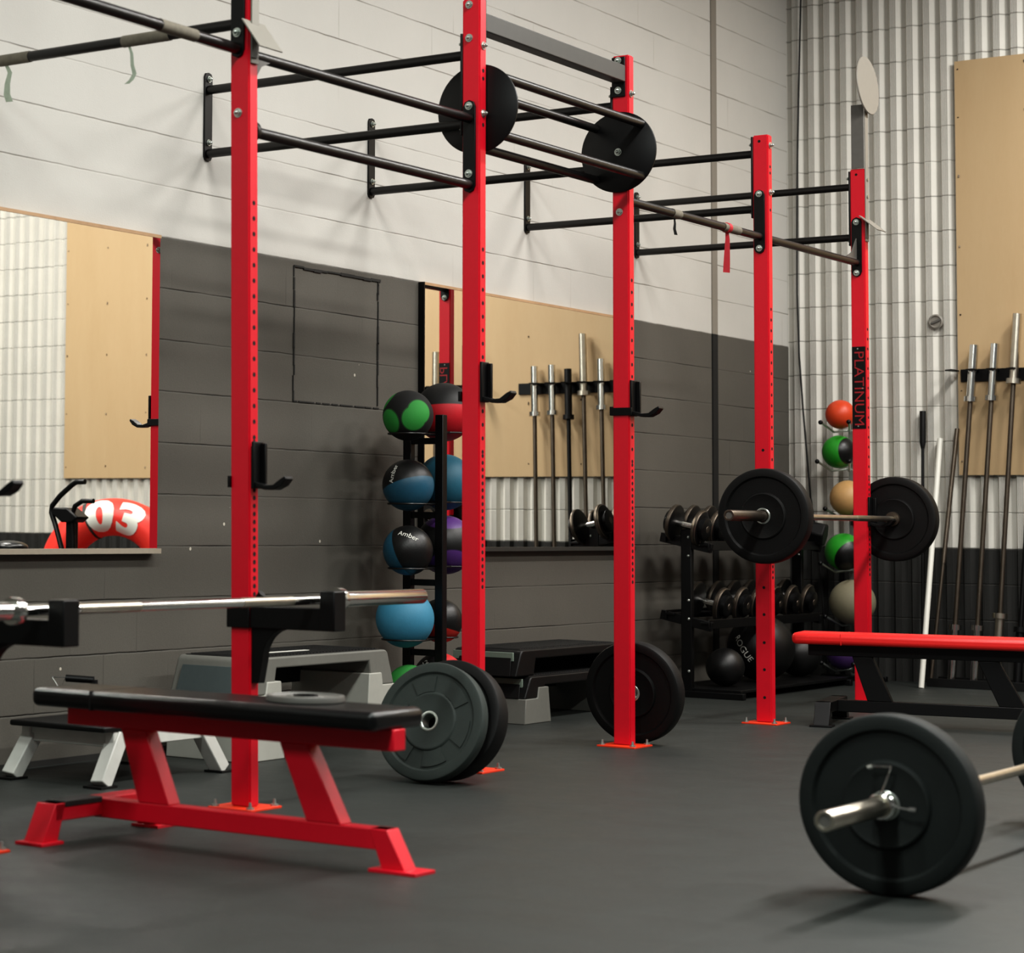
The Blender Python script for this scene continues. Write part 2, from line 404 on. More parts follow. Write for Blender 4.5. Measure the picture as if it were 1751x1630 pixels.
# black cable on the back wall, round wall plug
mb = MB()
mb.tube([(.106, D-.04, 4.6), (.11, D-.04, 4.25), (.09, D-.04, 3.6), (.078, D-.04, 3.13), (.072, D-.04, 2.39), (.082, D-.04, 2.0), (.104, D-.04, 1.66), (.148, D-.04, 1.11), (.2, D-.04, .75), (.234, D-.05, .35), (.26, D-.06, .012)], .006, 8)
o = mb.build('cable', M['cable'], org=(.1, D-.04, 0)); tag(o, 'thin black cable hanging down the fluted wall near the corner', 'cable')
t = thing('wall_plug', (.932, D-.03, 2.17), 'small round grey wall plug on the fluted wall left of plywood', 'wall plug')
mb = MB(); mb.lathe([(.042, 0), (.045, -.014), (.036, -.02), (.03, -.012), (.0, -.012)], (0, 0, .0), (0, 1, 0), 32, False); mb.build('ring', M['greyplate'], t)
mb = MB(); mb.bar((-.025, -.018, -.01), (.025, -.018, .01), .01, .012); mb.build('grip', M['darkplate'], t)

# ------------------------------------------------------------------ rig
rig = thing('training_rig', (W, PY[2], 0), 'red and black wall-mounted pull-up rig with six red posts', 'rig')
RO = Vector((W, PY[2], 0))
def rp(mb, name, m, parent=rig, bev=0): return mb.build(name, m, parent, bev, org=RO)
hw = .038; dp = .05
LEANX = lambda z: .007 - .0112*z      # the left post stands slightly out of plumb
bolt_me = None
def bolt(p, d, parent, r=.0135):
    """washer and domed nut"""
    p = Vector(p); d = Vector(d)
    mb = MB(); mb.cyl(p, p+d*.003, r*1.15, 18); mb.tube([p+d*.003, p+d*.011], r*.86, 6); mb.tube([p+d*.011, p+d*.017, p+d*.02], r*.55, 12, rs=[r*.55, r*.45, r*.15])
    return rp(mb, 'bolt', M['zinc'], parent)
tops = [2.9, 2.9, 2.905, 2.905, 2.78, 2.785]
posts = []
for i, y in enumerate(PY):
    mb = MB(); mb.box(W-hw, W+hw, y, y+dp, .006, tops[i])
    bmesh.ops.bevel(mb.bm, geom=mb.bm.edges[:], offset=.005, segments=2, affect='EDGES')
    mb.mi = 1
    zs = []; z = 1.947
    while z > 1.18: zs.append(z); z -= .0508
    z = 1.17
    while z > .68: zs.append(z); z -= .0257
    zs += [2.42, 2.597, 2.627]
    for z in zs: mb.cyl((W+hw-.002, y+dp/2, z), (W+hw+.0006, y+dp/2, z), .0078, 10)
    if i == 4:
        for z in (1.28, .635, .509, .378, .252, .122): mb.cyl((W+.004, y-.0006, z), (W+.004, y+.002, z), .007, 10)
    if i >= 4: mb.cyl((W-.005, y-.0006, tops[i]-.03), (W-.005, y+.002, tops[i]-.03), .007, 10)
    post = rp(mb, 'post', [M['red'], M['hole']]); posts.append(post)
    if i == 5: tag(post, 'red post with the black name plate')
    mb = MB(); mb.box(W-.085, W+.085, y-.06, y+.11, .0, .007); bpz = rp(mb, 'base_plate', M['basecoat'], post, .001)
    for sx in (-.068, .068):
        for sy in (-.043, .093):
            mb = MB(); p = Vector((W+sx, y+sy, .007)); mb.cyl(p, p+Vector((0,0,.006)), .013, 6); mb.cyl(p+Vector((0,0,.006)), p+Vector((0,0,.022)), .006, 10, .004)
            rp(mb, 'anchor_bolt', M['zinc'], post)
# wall side bars and wall brackets
ZL, ZU = 2.43, 2.695
for i in range(2, 6):
    y = PY[i] + dp/2
    for z in (ZL, ZU):
        mb = MB(); mb.cyl((.012, y, z), (W-hw-.006, y, z), .0185, 18); rp(mb, 'crossbar', M['blackpipe'])
    yb = y
    mb = MB()
    mb.prism([(yb-.026, 2.415), (yb-.018, 2.402), (yb, 2.398), (yb+.018, 2.402), (yb+.026, 2.415), (yb+.026, 2.75), (yb+.018, 2.764), (yb, 2.768), (yb-.018, 2.764), (yb-.026, 2.75)], 'x', .0, .009)
    br = rp(mb, 'wall_bracket', M['black'], bev=.001)
    for z in (2.475, 2.74): bolt((.009, yb, z), (1, 0, 0), br, .012)
    mb = MB(); mb.box(W-hw-.009, W-hw, y-.026, y+.026, 2.385, 2.775); pl = rp(mb, 'post_bracket', M['black'], bev=.002)
    for z in (2.415, 2.74): bolt((W-hw-.009, y, z), (-1, 0, 0), pl, .011)
for i in (0, 1):
    y = PY[i] + dp/2
    mb = MB(); mb.cyl((.012, y, 2.545), (W-hw-.006, y, 2.545), .0185, 18); bar = rp(mb, 'crossbar', M['blackpipe'])
    if i == 1:
        for a, b_ in ((.17, .31), (.73, .93)):
            mb = MB(); mb.cyl((a, y, 2.545), (b_, y, 2.545), .0205, 18); rp(mb, 'grip_tape', M['tape'], bar)
    mb = MB(); mb.box(.0, .009, y-.026, y+.026, 2.42, 2.8); rp(mb, 'wall_bracket', M['black'], bev=.002)
# face plates with bolts
def plate(i, z0, z1, bz, side=-1, x=W-.004):
    y = PY[i] if side < 0 else PY[i]+dp
    a, b_ = (y-.009, y) if side < 0 else (y, y+.009)
    mb = MB(); n = 6; r = .026
    if i == 1: x += LEANX(2.5)
    pl = [(x-r, z0+r), (x-r*.7, z0+r*.3), (x, z0), (x+r*.7, z0+r*.3), (x+r, z0+r), (x+r, z1-r), (x+r*.7, z1-r*.3), (x, z1), (x-r*.7, z1-r*.3), (x-r, z1-r)]
    mb.prism(pl, 'y', a, b_); p = rp(mb, 'face_plate', M['black'], bev=.001)
    for z in bz: bolt((x, a if side < 0 else b_, z), (0, side, 0), p)
    return p
def pipe(name, pts, r=.0185, m='blackpipe', bendy=True):
    mb = MB(); mb.tube(pts, r, 18); return rp(mb, name, M[m])
# P0-P1, P1-P2
plate(1, 2.425, 2.80, (2.508, 2.73)); plate(0, 2.425, 2.8, (2.508, 2.73), 1)
pipe('pull_up_bar', [(W-.010, PY[0]+dp, 2.455), (W-.025, PY[1]-.009, 2.455)])
mb = MB(); mb.cyl((W-.021, 5.47, 2.455), (W-.0225, 5.66, 2.455), .0205, 18); rp(mb, 'grip_tape', M['tape'])
plate(2, 2.162, 2.515, (2.492, 2.234)); plate(1, 2.16, 2.5, (), 1)
for z in (2.445, 2.193): pipe('pull_up_bar', [(W-.022, PY[1]+dp, z), (W-.004, PY[2]-.009, z)])
mb = MB(); mb.lathe([(.019, 0), (.034, .004), (.034, .022), (.026, .034), (.019, .036)], (W-.021, PY[1]+dp+.009, 2.193), (0, 1, 0), 24); rp(mb, 'sleeve_stop', M['black'])
for (i, z, s) in ((1, 2.43, 1), (3, 2.285, 1)):
    y = PY[i]+dp
    mb = MB(); mb.prism([(y, z), (y+.10, z), (y+.05, z-.02 if i == 1 else z+.03), (y+.0, z-.085 if i == 1 else z+.085)], 'x', W-.008, W-.002); rp(mb, 'gusset', M['darkplate'])
# P3-P4-P5
plate(4, 2.212, 2.517, (2.497, 2.237)); plate(5, 2.22, 2.531, (2.505, 2.24)); plate(3, 2.2, 2.34, (), 1); plate(4, 2.22, 2.5, (), 1)
b34 = pipe('pull_up_bar', [(W-.004, PY[3]+dp, 2.293), (W-.004, PY[4]-.009, 2.293)])
pipe('pull_up_bar', [(W-.004, PY[4]+dp, 2.293), (W-.004, PY[5]-.009, 2.293)])
for a, b_ in ((9.17, 9.25), (9.72, 9.90)):
    mb = MB(); mb.cyl((W-.004, a, 2.293), (W-.004, b_, 2.293), .0202, 18); rp(mb, 'grip_tape', M['tape'], b34)
y = PY[5]-.009
mb = MB(); mb.prism([(y, 2.30), (y-.15, 2.312), (y-.07, 2.34), (y, 2.42)], 'x', W-.008, W-.002); rp(mb, 'gusset', M['darkplate'])
# box beam and plates P2-P3
mb = MB(); mb.box(W-.03, W+.028, PY[2]+dp+.008, PY[3]-.009, 2.787, 2.858); rp(mb, 'box_beam', M['beam'], bev=.004)
mb = MB(); mb.box(W-.036, W+.024, PY[3]-.009, PY[3], 2.727, 2.897); p3 = rp(mb, 'beam_plate', M['black'], bev=.002)
for z in (2.882, 2.754): bolt((W-.006, PY[3]-.009, z), (0, -1, 0), p3)
mb = MB(); mb.box(W-.034, W+.034, PY[2]+dp, PY[2]+dp+.008, 2.74, 2.905); rp(mb, 'beam_plate', M['black'], bev=.002)
for z in (2.882, 2.754): bolt((W-.008, PY[2], z), (0, -1, 0), posts[2])
for z in (2.723, 2.464): bolt((W+hw, PY[2]+.024, z), (1, 0, 0), posts[2])
bolt((W+hw, PY[3]+.02, 2.74), (1, 0, 0), posts[3]); bolt((W-.005, PY[3], 2.237), (0, -1, 0), posts[3])
bolt((W-.006, PY[1], 2.244), (0, -1, 0), posts[1])
for z in (2.73, 2.505): bolt((W+hw, PY[4]+.025, z), (1, 0, 0), posts[4])
# grip discs with four grip bars
dz0 = 2.49
for i, s in ((2, 1), (3, -1)):
    yc = PY[i]+dp+.009 if s > 0 else PY[i]-.009
    mb = MB(); mb.lathe([(0.0001, -.005), (.168, -.005), (.171, -.003), (.171, .003), (.168, .005), (.0001, .005)], (W-.004, yc, dz0), (0, 1, 0), 72, False)
    d = rp(mb, 'grip_disc', M['black'])
    if s < 0: bolt((W-.004, yc-.005, dz0), (0, -1, 0), d, .014)
for sx in (-.105, .105):
    for sz in (-.11, .11):
        mb = MB(); a = (W-.004+sx, PY[2]+dp+.012, dz0+sz); b_ = (W-.004+sx, PY[3]-.012, dz0+sz)
        mb.tube([a, b_], .018, 18); rp(mb, 'grip_bar', M['blackpipe'])
def shear(o):
    if o.type == 'MESH':
        for v in o.data.vertices: v.co.x += LEANX(v.co.z)
    for c in o.children: shear(c)
shear(posts[1])
# PLATINUM plate on P5
y = PY[5]
mb = MB(); mb.box(W-hw+.003, W+hw-.003, y-.003, y, 1.432, 1.857); sgn = rp(mb, 'name_plate', M['black'], posts[5])
sgn['label'] = 'black name plate with red outlined letters'
text_mesh('lettering', 'PLATINUM', .088, M['redprint'], sgn, lambda u, v, w: (v*.82 - .0, y-.0042-RO.y, 1.64-u*.93), 0)
mb = MB()
for z in (1.846, 1.445): mb.cyl((W-.004, y-.006, z), (W-.004, y-.003, z), .004, 10)
mb.cyl((W+.02, y-.006, 1.64), (W+.02, y-.003, 1.64), .004, 10)
rp(mb, 'screws', M['zinc'], sgn)
for o in list(C.objects):
    pass

# ball targets on P1 and P5
def target(i, label, deg, off=0.):
    y = PY[i]+.025
    t = thing('ball_target', (W+hw, y, 2.40), label, 'ball target')
    g = t.location.copy(); t.location.x += off
    mb = MB(); mb.box(W+hw, W+hw+.006, y-.022, y+.018, 2.404, 3.10); mb.build('stem', M['greyplate'], t, .001, org=g)
    mb = MB(); mb.box(W-.028, W+hw, y-.030, y-.024, tops[i]+.002 if i == 5 else 2.91, 3.12); mb.build('stem_flange', M['darkplate'], t, .001, org=g)
    mb = MB(); mb.lathe([(.0001, -.004), (.152, -.004), (.154, 0), (.152, .004), (.0001, .004)], (W+hw+.012, y, 3.222), (1, 0, .08), 64, False); mb.build('disc', M['greyplate'], t, org=g)
    R = Matrix.Translation((W+hw+.03, y, 2.495)) @ Matrix.Rotation(math.radians(deg), 4, 'Y')
    mb = MB(); mb.box(-.060, .062, -.065, .065, -.002, .002, R); mb.build('aim_plate', M['greyplate'], t, org=g)
    mb = MB(); mb.box(W+hw+.006, W+hw+.012, y-.03, y-.0, 2.42, 2.50); mb.build('hinge_tab', M['darkplate'], t, .001, org=g)
    for z in (2.64, 2.73): 
        mb = MB(); mb.cyl((W+hw+.006, y, z), (W+hw+.012, y, z), .010, 12); mb.build('bolt', M['zinc'], t, org=g)
target(5, 'round grey ball target on a stem on the post with the name plate', 40)
target(1, 'grey ball target bracket near the top of the left post', 54, -.018)

# J-hooks
def jhook(i, z0, label, full=False):
    y = PY[i]
    t = thing('j_hook', (W+hw, y+.025, z0), label, 'bar hook', group='black J-hooks on the rig posts')
    mb = MB()
    X = hw
    mb.box(.0015, .012, -.027, .027, 0.004, .155); mb.box(.012, .03, .012, .024, .01, .15)
    mb.build('upright_plate', M['black'], t, .002)
    mb = MB()
    pts = [(.0, .012), (.05, .0), (.085, .0), (.115, .014), (.132, .034), (.128, .044), (.108, .034), (.082, .016), (.05, .014), (.0, .028)]
    mb.prism(pts, 'y', -.022, .022); mb.build('hook_arm', M['black'], t, .002)
    mb = MB()
    if full: mb.box(-2*hw-.008, .012, -.0335, -.0255, .008, .04)
    mb.box(-2*hw-.011, -2*hw-.001, -.033, .02, .008, .045)
    mb.build('wrap_band', M['black'], t, .001)
    return t
jhook(1, 1.016, 'black J-hook on the left post, lowest of the empty hooks')
jhook(2, 1.367, 'black J-hook on the post right of the ball tree')
jhook(3, 1.37, 'black J-hook on the post right of the mirror', True)
jhook(0, 0.975, 'black J-hook poking in at the left edge')
jhook(4, .925, 'black J-hook under the near end of the racked bar')
jhook(5, .925, 'black J-hook under the far end of the racked bar')
# peg near the left edge
mb = MB(); mb.tube([(W+hw, PY[0]-.03, .985), (W+hw+.26, PY[0]-.03, .955)], .011, 14)
# spotter arms
def arm(i, label):
    y = PY[i]
    t = thing('spotter_arm', (W+hw, y+.025, .40), label, 'spotter arm', group='black spotter arms on the rig')
    mb = MB()
    mb.box(.003, .30, -.03, .03, .175, .245); mb.build('beam', M['black'], t, .003)
    mb = MB(); mb.box(.27, .325, -.034, .034, .175, .30); mb.build('end_stop', M['black'], t, .004)
    mb = MB()
    arc = [(.003, .0), (.03, .0)] + [(.045+.09*(1-math.cos(a)), .075+.1*math.sin(a)) for a in [k*PI/2/8 for k in range(9)]] + [(.003, .175)]
    mb.prism(arc, 'y', -.018, .018); mb.build('gusset', M['black'], t, .003)
    mb = MB(); mb.box(-2*hw-.008, .003, -.036, -.0275, .175, .245); mb.box(-2*hw-.009, -2*hw-.001, -.034, .03, .175, .245); mb.build('sleeve', M['black'], t, .002)
    mb = MB(); mb.tube([(.02, -.0, .24), (.02, -.0, .275), (.03, -.0, .285)], .013, 14); mb.build('pin', M['black'], t)
    return t
arm(1, 'black spotter arm on the left post holding the bar near its sleeve')
arm(0, 'black spotter arm at the left edge under the bar')

# ------------------------------------------------------------------ plates and bars
def bumper(name, R, T, label, m=None, sectors=False, cat='weight plate', group=None, smallhub=.05):
    t = thing(name, (0, 0, 0), label, cat, group=group)
    h = T/2
    half = [(.0365, h*.9), (.038, h*.95), (R*.44, h*.93), (R*.46, h*.98), (R*.48, h*.93), (R*.50, h*.72), (R*.80, h*.68), (R*.835, h*.98), (R*.95, h), (R*.985, h*.9), (R, h*.68)]
    prof = half + [(r, -z) for r, z in reversed(half)]
    mb = MB(); mb.lathe(prof, (0, 0, 0), (0, 0, 1), 96)
    if sectors:
        for k in range(6):
            a0 = k*PI/3+.2
            for s in (1,):
                n = 10; ang = [a0 + j*.62/n for j in range(n+1)]
                ri, ro = R*.50, R*.76
                poly = [(ri*math.cos(a), ri*math.sin(a)) for a in ang] + [(ro*math.cos(a), ro*math.sin(a)) for a in reversed(ang)]
                mb.prism(poly, 'z', h*.5, h*.86)
    mb.build('plate_body', m or M['rubber'], t)
    mb = MB(); mb.lathe([(.0262, h*.9), (.029, h*1.0), (.034, h*1.02), (.0366, h*.97), (.0366, -h*.97), (.0262, -h*.96)], (0, 0, 0), (0, 0, 1), 48); mb.build('hub_ring', M['zinc'] , t)
    return t
def orient(t, loc, axis, spin=0):
    """local +Z along axis"""
    q = Vector((0, 0, 1)).rotation_difference(Vector(axis)) @ Matrix.Rotation(spin, 3, 'Z').to_quaternion()
    t.rotation_mode = 'QUATERNION'; t.rotation_quaternion = q; t.location = loc
R = .225
def barbell(name, x, z, y0, y1, cy0, cy1, label, mshaft='steel', msleeve='steel', rr=.0245):
    t = thing(name, (x, (y0+y1)/2, z), label, 'barbell'); g = t.location.copy()
    mb = MB(); mb.cyl((x, cy0, z), (x, cy1, z), .0142, 20); mb.build('shaft', M[mshaft], t, org=g)
    for a, b_ in ((cy0+.25, cy0+.52), (cy1-.52, cy1-.25)):
        mb = MB(); mb.cyl((x, a, z), (x, b_, z), .0150, 20); mb.build('knurling', M['steel'], t, org=g)
    for a, b_ in ((y0, cy0), (y1, cy1)):
        mb = MB(); s = 1 if b_ > a else -1
        mb.lathe([(.017, 0), (rr-.001, 0), (rr, .002), (rr, abs(b_-a)-.03), (.036, abs(b_-a)-.03), (.038, abs(b_-a)-.02), (.036, abs(b_-a)), (.015, abs(b_-a)), (.015, .003)], (x, a, z), (0, s, 0), 40); mb.build('sleeve', M[msleeve], t, org=g)
        mb = MB(); mb.lathe([(.0001, .004), (.0172, .004)], (x, a, z), (0, s, 0), 30, False); mb.build('end_cap', M['darkplate'], t, org=g)
    return t
# foreground barbell
barbell('barbell', 3.43, .225, 5.206, 7.86, 5.69, 7.37, 'silver barbell on the floor in the right foreground loaded with plates', 'steel', 'steel')
fp = bumper('bumper_plate', R, .08, 'black bumper plate on the near end of the floor barbell', M['rubberfg']); orient(fp, (3.43, 5.652, .225), (0, -1, 0))
p2 = bumper('bumper_plate', R, .08, 'black bumper plate cut off by the right edge, on the floor barbell', M['rubberfg']); orient(p2, (3.43, 7.42, .225), (0, -1, 0))
# spring collar
t = thing('spring_collar', (3.43, 5.585, .225), 'chrome spring collar with two handles on the foreground bar sleeve', 'bar clip')
pts = []
for k in range(61):
    a = k*2*PI*2.4/60; pts.append((.029*math.cos(a), -.012+.024*k/60, .029*math.sin(a)))
mb = MB(); mb.tube(pts, .0045, 8); mb.build('coil', M['chrome'], t)
mb = MB(); mb.tube([(.027, -.012, .01), (.05, -.014, .002), (.075, -.016, -.0)], .003, 8); mb.tube([(.075, -.016, 0), (.092, -.016, 0)], .006, 10); mb.build('handle', M['chrome'], t)
mb = MB(); mb.tube([(.0, .0, .029), (.012, .002, .06), (.026, .004, .1), (-.02, .0, .098)], .003, 8); mb.tube([(-.02, .0, .098), (-.032, .0, .094)], .0065, 10); mb.build('handle', M['chrome'], t)

# racked barbell on P4 / P5
bx = 1.395; bz = .968
barbell('barbell', bx, bz, 9.43, 12.06, 9.89, 11.49, 'barbell racked on the two far posts with one plate each end', 'steel', 'darksteel')
a = bumper('bumper_plate', .217, .07, 'large black bumper plate on the near end of the racked barbell'); orient(a, (bx, 9.84, bz), (0, -1, 0))
a = bumper('bumper_plate', .217, .07, 'black bumper plate on the far end of the racked barbell'); orient(a, (bx, 11.54, bz), (0, -1, 0))
# bar on spotter arms
barbell('barbell', 1.535, .671, 3.97, 6.56, 4.49, 6.03, 'chrome barbell without plates lying across the spotter arms', 'chrome', 'chrome', .025)
# plates by P2: leaning back
def lean(label, x, yb, T, deg, m, sect=False, R=.214):
    a = bumper('bumper_plate', R, T, label, m, sect)
    t_ = math.radians(deg); ax = Vector((0, -math.cos(t_), math.sin(t_)))   # plate face normal tips up
    up = Vector((0, math.sin(t_), math.cos(t_)))
    c = Vector((x, yb, 0)) + up*R + Vector((0, math.cos(t_), 0))*T/2 + Vector((0, 0, abs(math.sin(t_))*T*.5*.68+.001))
    orient(a, c, ax, .3); return a
lean('grey-green bumper plate leaning in front of the second post, with moulded sectors', 1.335, 6.885, .05, 17, M['rubbergreen'], True)
lean('black bumper plate leaning behind the grey-green one', 1.35, 6.975, .08, 17, M['rubber'])
lean('black bumper plate leaning behind the post right of the mirror', 1.235, 8.80, .07, -4, M['rubber'])

# ------------------------------------------------------------------ flat benches
def bench(loc, rz, label, mf, mp, grip=None):
    """long axis local +X from the wide-foot end at x=0"""
    t = thing('flat_bench', loc, label, 'bench', rz)
    mb = MB(); mb.box(-.16, 1.02, -.128, .128, .370, .424); pad = mb.build('pad', mp, t, .02, seg=4)
    mb = MB(); mb.box(.062, .067, -.1285, .1285, .369, .4247); mb.build('pad_seam', M['hole'] if mp is M['vinylblack'] else mp, t, .002)
    mb = MB(); mb.box(-.10, 1.02, -.03, .03, .315, .372); mb.build('top_rail', mf, t, .003)
    mb = MB(); mb.box(.0, 1.0, -.028, .028, .055, .11); mb.build('base_rail', mf, t, .003)
    for xb, xt in ((.222, .145), (.80, .70)):
        mb = MB(); mb.prism([(xb-.055, .11), (xb+.055, .11), (xt+.045, .315), (xt-.045, .315)], 'y', -.028, .028); mb.build('leg', mf, t, .003)
    mb = MB(); mb.box(-.035, .035, -.235, .235, .062, .112); cr = mb.build('cross_rail', mf, t, .003)
    for s in (-1, 1):
        mb = MB(); v = [(-.035, .112), (.035, .112)]
        mb.prism([(s*.19, .112), (s*.235, .112), (s*.29, .008), (s*.225, .008)], 'x', -.035, .035); ft = mb.build('foot', mf, t, .002)
        mb = MB(); mb.box(-.05, .05, min(s*.215, s*.31), max(s*.215, s*.31), 0, .009); mb.build('foot_plate', mf, ft, .001)
    mb = MB(); mb.prism([(.945, .11), (1.0, .11), (1.055, .008), (.985, .008)], 'y', -.03, .03); ft = mb.build('foot', mf, t, .002)
    mb = MB(); mb.box(.955, 1.10, -.05, .05, 0, .009); mb.build('foot_plate', mf, ft, .001)
    if grip:
        mb = MB(); mb.box(-.037, .037, -.195, -.03, .1, .116); mb.build('rubber_strip', grip, cr, .002)
    return t
bench((1.30, 5.135, 0), -.01, 'flat bench with black pad and red frame in the left foreground', M['red'], M['vinylblack'], M['ribbed'])
b2 = bench((1.46, 10.46, 0), .20, 'flat bench with red pad and black frame beside the racked barbell', M['black'], M['vinylred'])
# small change plate on the black bench
t = thing('change_plate', (2.0, 5.16, .4245), 'thin dark change plate lying flat on the black bench pad', 'weight plate')
mb = MB(); mb.lathe([(.026, 0), (.026, .014), (.05, .016), (.055, .011), (.094, .011), (.1, .018), (.106, .017), (.108, .012), (.108, .002), (.104, 0)], (0, 0, 0), (0, 0, 1), 64); mb.build('plate_body', M['darkplate'], t)
mb = MB(); mb.lathe([(.0255, .0), (.034, .0), (.034, .0185), (.0255, .0185)], (0, 0, 0), (0, 0, 1), 32); mb.build('hub_ring', M['black'], t)

# ------------------------------------------------------------------ step platforms
def step_deck(t, x0, x1, y0, y1, z0, z1, mtop, mside, mend, lip=None):
    """one moulded body: rounded deck, slanting skirts at both ends, open middle"""
    g = t.location; th = .042; w = .15; q = .045
    def arc(cy, cz, r, a0, a1, n=5): return [(cy+r*math.cos(a0+(a1-a0)*k/n), cz+r*math.sin(a0+(a1-a0)*k/n)) for k in range(n+1)]
    poly = [(y0-q, z0)] + arc(y0+.03, z1-.03, .03, PI*.93, PI/2) + arc(y1-.03, z1-.03, .03, PI/2, PI*.07) + [(y1+q, z0), (y1-w+.02, z0), (y1-w, z1-th), (y0+w, z1-th), (y0+w-.02, z0)]
    mb = MB(); mb.prism(poly, 'x', x0, x1); mb.build('deck', mside, t, .006, org=g)
    mb = MB(); mb.prism([(x0+.03, z0+.002), (x1-.03, z0+.002), (x1-.04, z1-.035), (x0+.04, z1-.035)], 'y', 0, .004)
    for v in mb.bm.verts: v.co.y += y0 - q*(1 - (v.co.z-z0)/(z1-z0)) - .006
    mb.build('end_panel', mend, t, .001, org=g)
    mb = MB(); mb.box(x0+.03, x0+.036, y0+w-.03, y1-w+.03, z0, z1-th); mb.build('shadow_web', M['blackplastic'], t, org=g)  # black sheet put in to stand for the shadow inside the hollow step
    mb = MB(); mb.box(x0+.02, x1-.02, y0+.03, y1-.03, z1-.001, z1+.003)
    k = y0+.05
    while k < y1-.05: mb.box(x0+.03, x1-.03, k, k+.012, z1+.003, z1+.006); k += .024
    mb.build('tread', mtop, t, org=g)
    if lip:
        mb = MB(); mb.box(x0+.005, x1-.03, y0-.018, y0-.008, z1-.05, z1-.01); mb.build('end_lip', lip, t, .002, org=g)
def riser(t, x0, x1, y0, y1, z0, z1, m):
    """tapering block under one deck end; its inner tongue stands up in front of the skirt"""
    s = 1 if y1 > y0 else -1
    mb = MB(); mb.prism([(y0-.06*s, z0), (y1+.03*s, z0), (y1+.004*s, z1+.05), (y0+.08*s, z1+.05), (y0+.07*s, z1), (y0-.045*s, z1)], 'x', x0-.006, x1+.006)
    mb.build('riser', m, t, .004, org=t.location)
t = thing('aerobic_step', (.32, 7.55, 0), 'grey aerobic step on light grey risers behind the left post', 'step platform')
step_deck(t, .13, .50, 7.07, 8.04, .25, .392, M['ribbed'], M['greystep'], M['bluestep'])
mb = MB(); mb.box(.36, .385, 7.25, 7.62, .3985, .4005); mb.build('tread_marking', M['white'], t, org=t.location)
for y0, y1 in ((7.07, 7.24), (8.06, 7.89)): riser(t, .13, .50, y0, y1, 0, .25, M['lightstep'])
t = thing('aerobic_step', (.32, 9.85, 0), 'lower black step of the stack by the mirror wall, on a grey riser', 'step platform', group='stacked black steps')
step_deck(t, .12, .47, 9.33, 10.38, .115, .215, M['ribbed'], M['blackplastic'], M['blackplastic'], M['greenlip'])
for y0, y1 in ((9.33, 9.50), (10.38, 10.21)): riser(t, .12, .47, y0, y1, 0, .115, M['greystep'])
t = thing('aerobic_step', (.30, 9.8, .222), 'upper black step of the stack with pale green end lip', 'step platform', group='stacked black steps')
step_deck(t, .10, .45, 9.28, 10.33, .218, .337, M['ribbed'], M['blackplastic'], M['blackplastic'], M['greenlip'])

# low white step bench
t = thing('low_platform', (.4, 6.35, 0), 'low platform with black top and scuffed white splayed legs, left of red bench legs', 'step platform')
g = t.location
mb = MB(); mb.box(.17, .60, 6.03, 6.72, .186, .206); mb.build('deck', M['blackplastic'], t, .006, org=g)
for x0, x1 in ((.555, .595), (.175, .215)):
    mb = MB(); mb.box(x0, x1, 6.09, 6.68, .13, .186); mb.build('side_rail', M['whitepaint'], t, .004, org=g)
mb = MB(); mb.box(.2, .57, 6.10, 6.15, .13, .186); mb.build('cross_rail', M['whitepaint'], t, .004, org=g)
for sx, xx in ((1, .575), (-1, .20)):
    for sy, yy in ((-1, 6.11), (1, 6.64)):
        mb = MB(); mb.bar((xx, yy+sy*-.03, .17), (xx+sx*.015, yy+sy*.085, .008), .055, .055, (0, 1, 0)); lg = mb.build('leg', M['whitepaint'], t, .004, org=g)
        mb = MB(); mb.box(xx+sx*.015-.04, xx+sx*.015+.04, yy+sy*.085-.045, yy+sy*.085+.045, 0, .008); mb.build('foot_pad', M['blackplastic'], lg, org=g)
# cable attachment handle
t = thing('cable_attachment', (.24, 6.3, .207), 'black cable attachment grip with small chrome triangle behind the bench pad', 'gym attachment')
mb = MB(); mb.tube([(-.02, -.02, .135), (.07, .03, .13)], .013, 12); mb.tube([(.07, .03, .13), (.08, .035, .0)], .014, 12); mb.build('grip', M['black'], t)
mb = MB(); mb.tube([(-.065, -.045, .138), (-.02, -.02, .138), (-.04, -.03, .095), (-.065, -.045, .138)], .003, 8); mb.build('triangle_ring', M['chrome'], t)
mb = MB(); mb.box(.09, .13, .03, .06, .0, .11); mb.build('bracket', M['whitepaint'], t, .004)

# ------------------------------------------------------------------ ball tree by the wall
tx, ty = .28, 8.70
t = thing('ball_tree', (tx, ty, 0), 'black metal ball tree against the block wall', 'ball rack'); g = t.location.copy()
tree = t
for xx, zt in ((.20, 1.36), (.365, 1.40)):
    mb = MB(); mb.box(xx-.02, xx+.02, ty-.02, ty+.02, .0, zt); mb.build('upright', M['black'], t, .003, org=g)
for z in (.33, .64, .94, 1.27):
    mb = MB(); mb.box(.22, .345, ty-.012, ty+.012, z, z+.028); mb.build('rung', M['black'], t, .002, org=g)
mb = MB(); mb.box(.04, .5, ty-.03, ty+.03, 0.001, .035); mb.box(.25, .31, ty-.3, ty+.3, .001, .03); mb.build('base', M['black'], t, .004, org=g)
balls = {  # name: (side, x, y, z, r)
 'L1': (.28, 8.557, 1.392, .112), 'L2': (.28, 8.560, 1.084, .114), 'L3': (.28, 8.560, .797, .110), 'L4': (.275, 8.545, .498, .128), 'L5': (.28, 8.575, .195, .10),
 'R1': (.285, 8.862, 1.421, .133), 'R2': (.28, 8.880, 1.104, .127), 'R3': (.285, 8.875, .821, .133), 'R4': (.28, 8.845, .48, .099), 'R5': (.28, 8.835, .22, .118)}
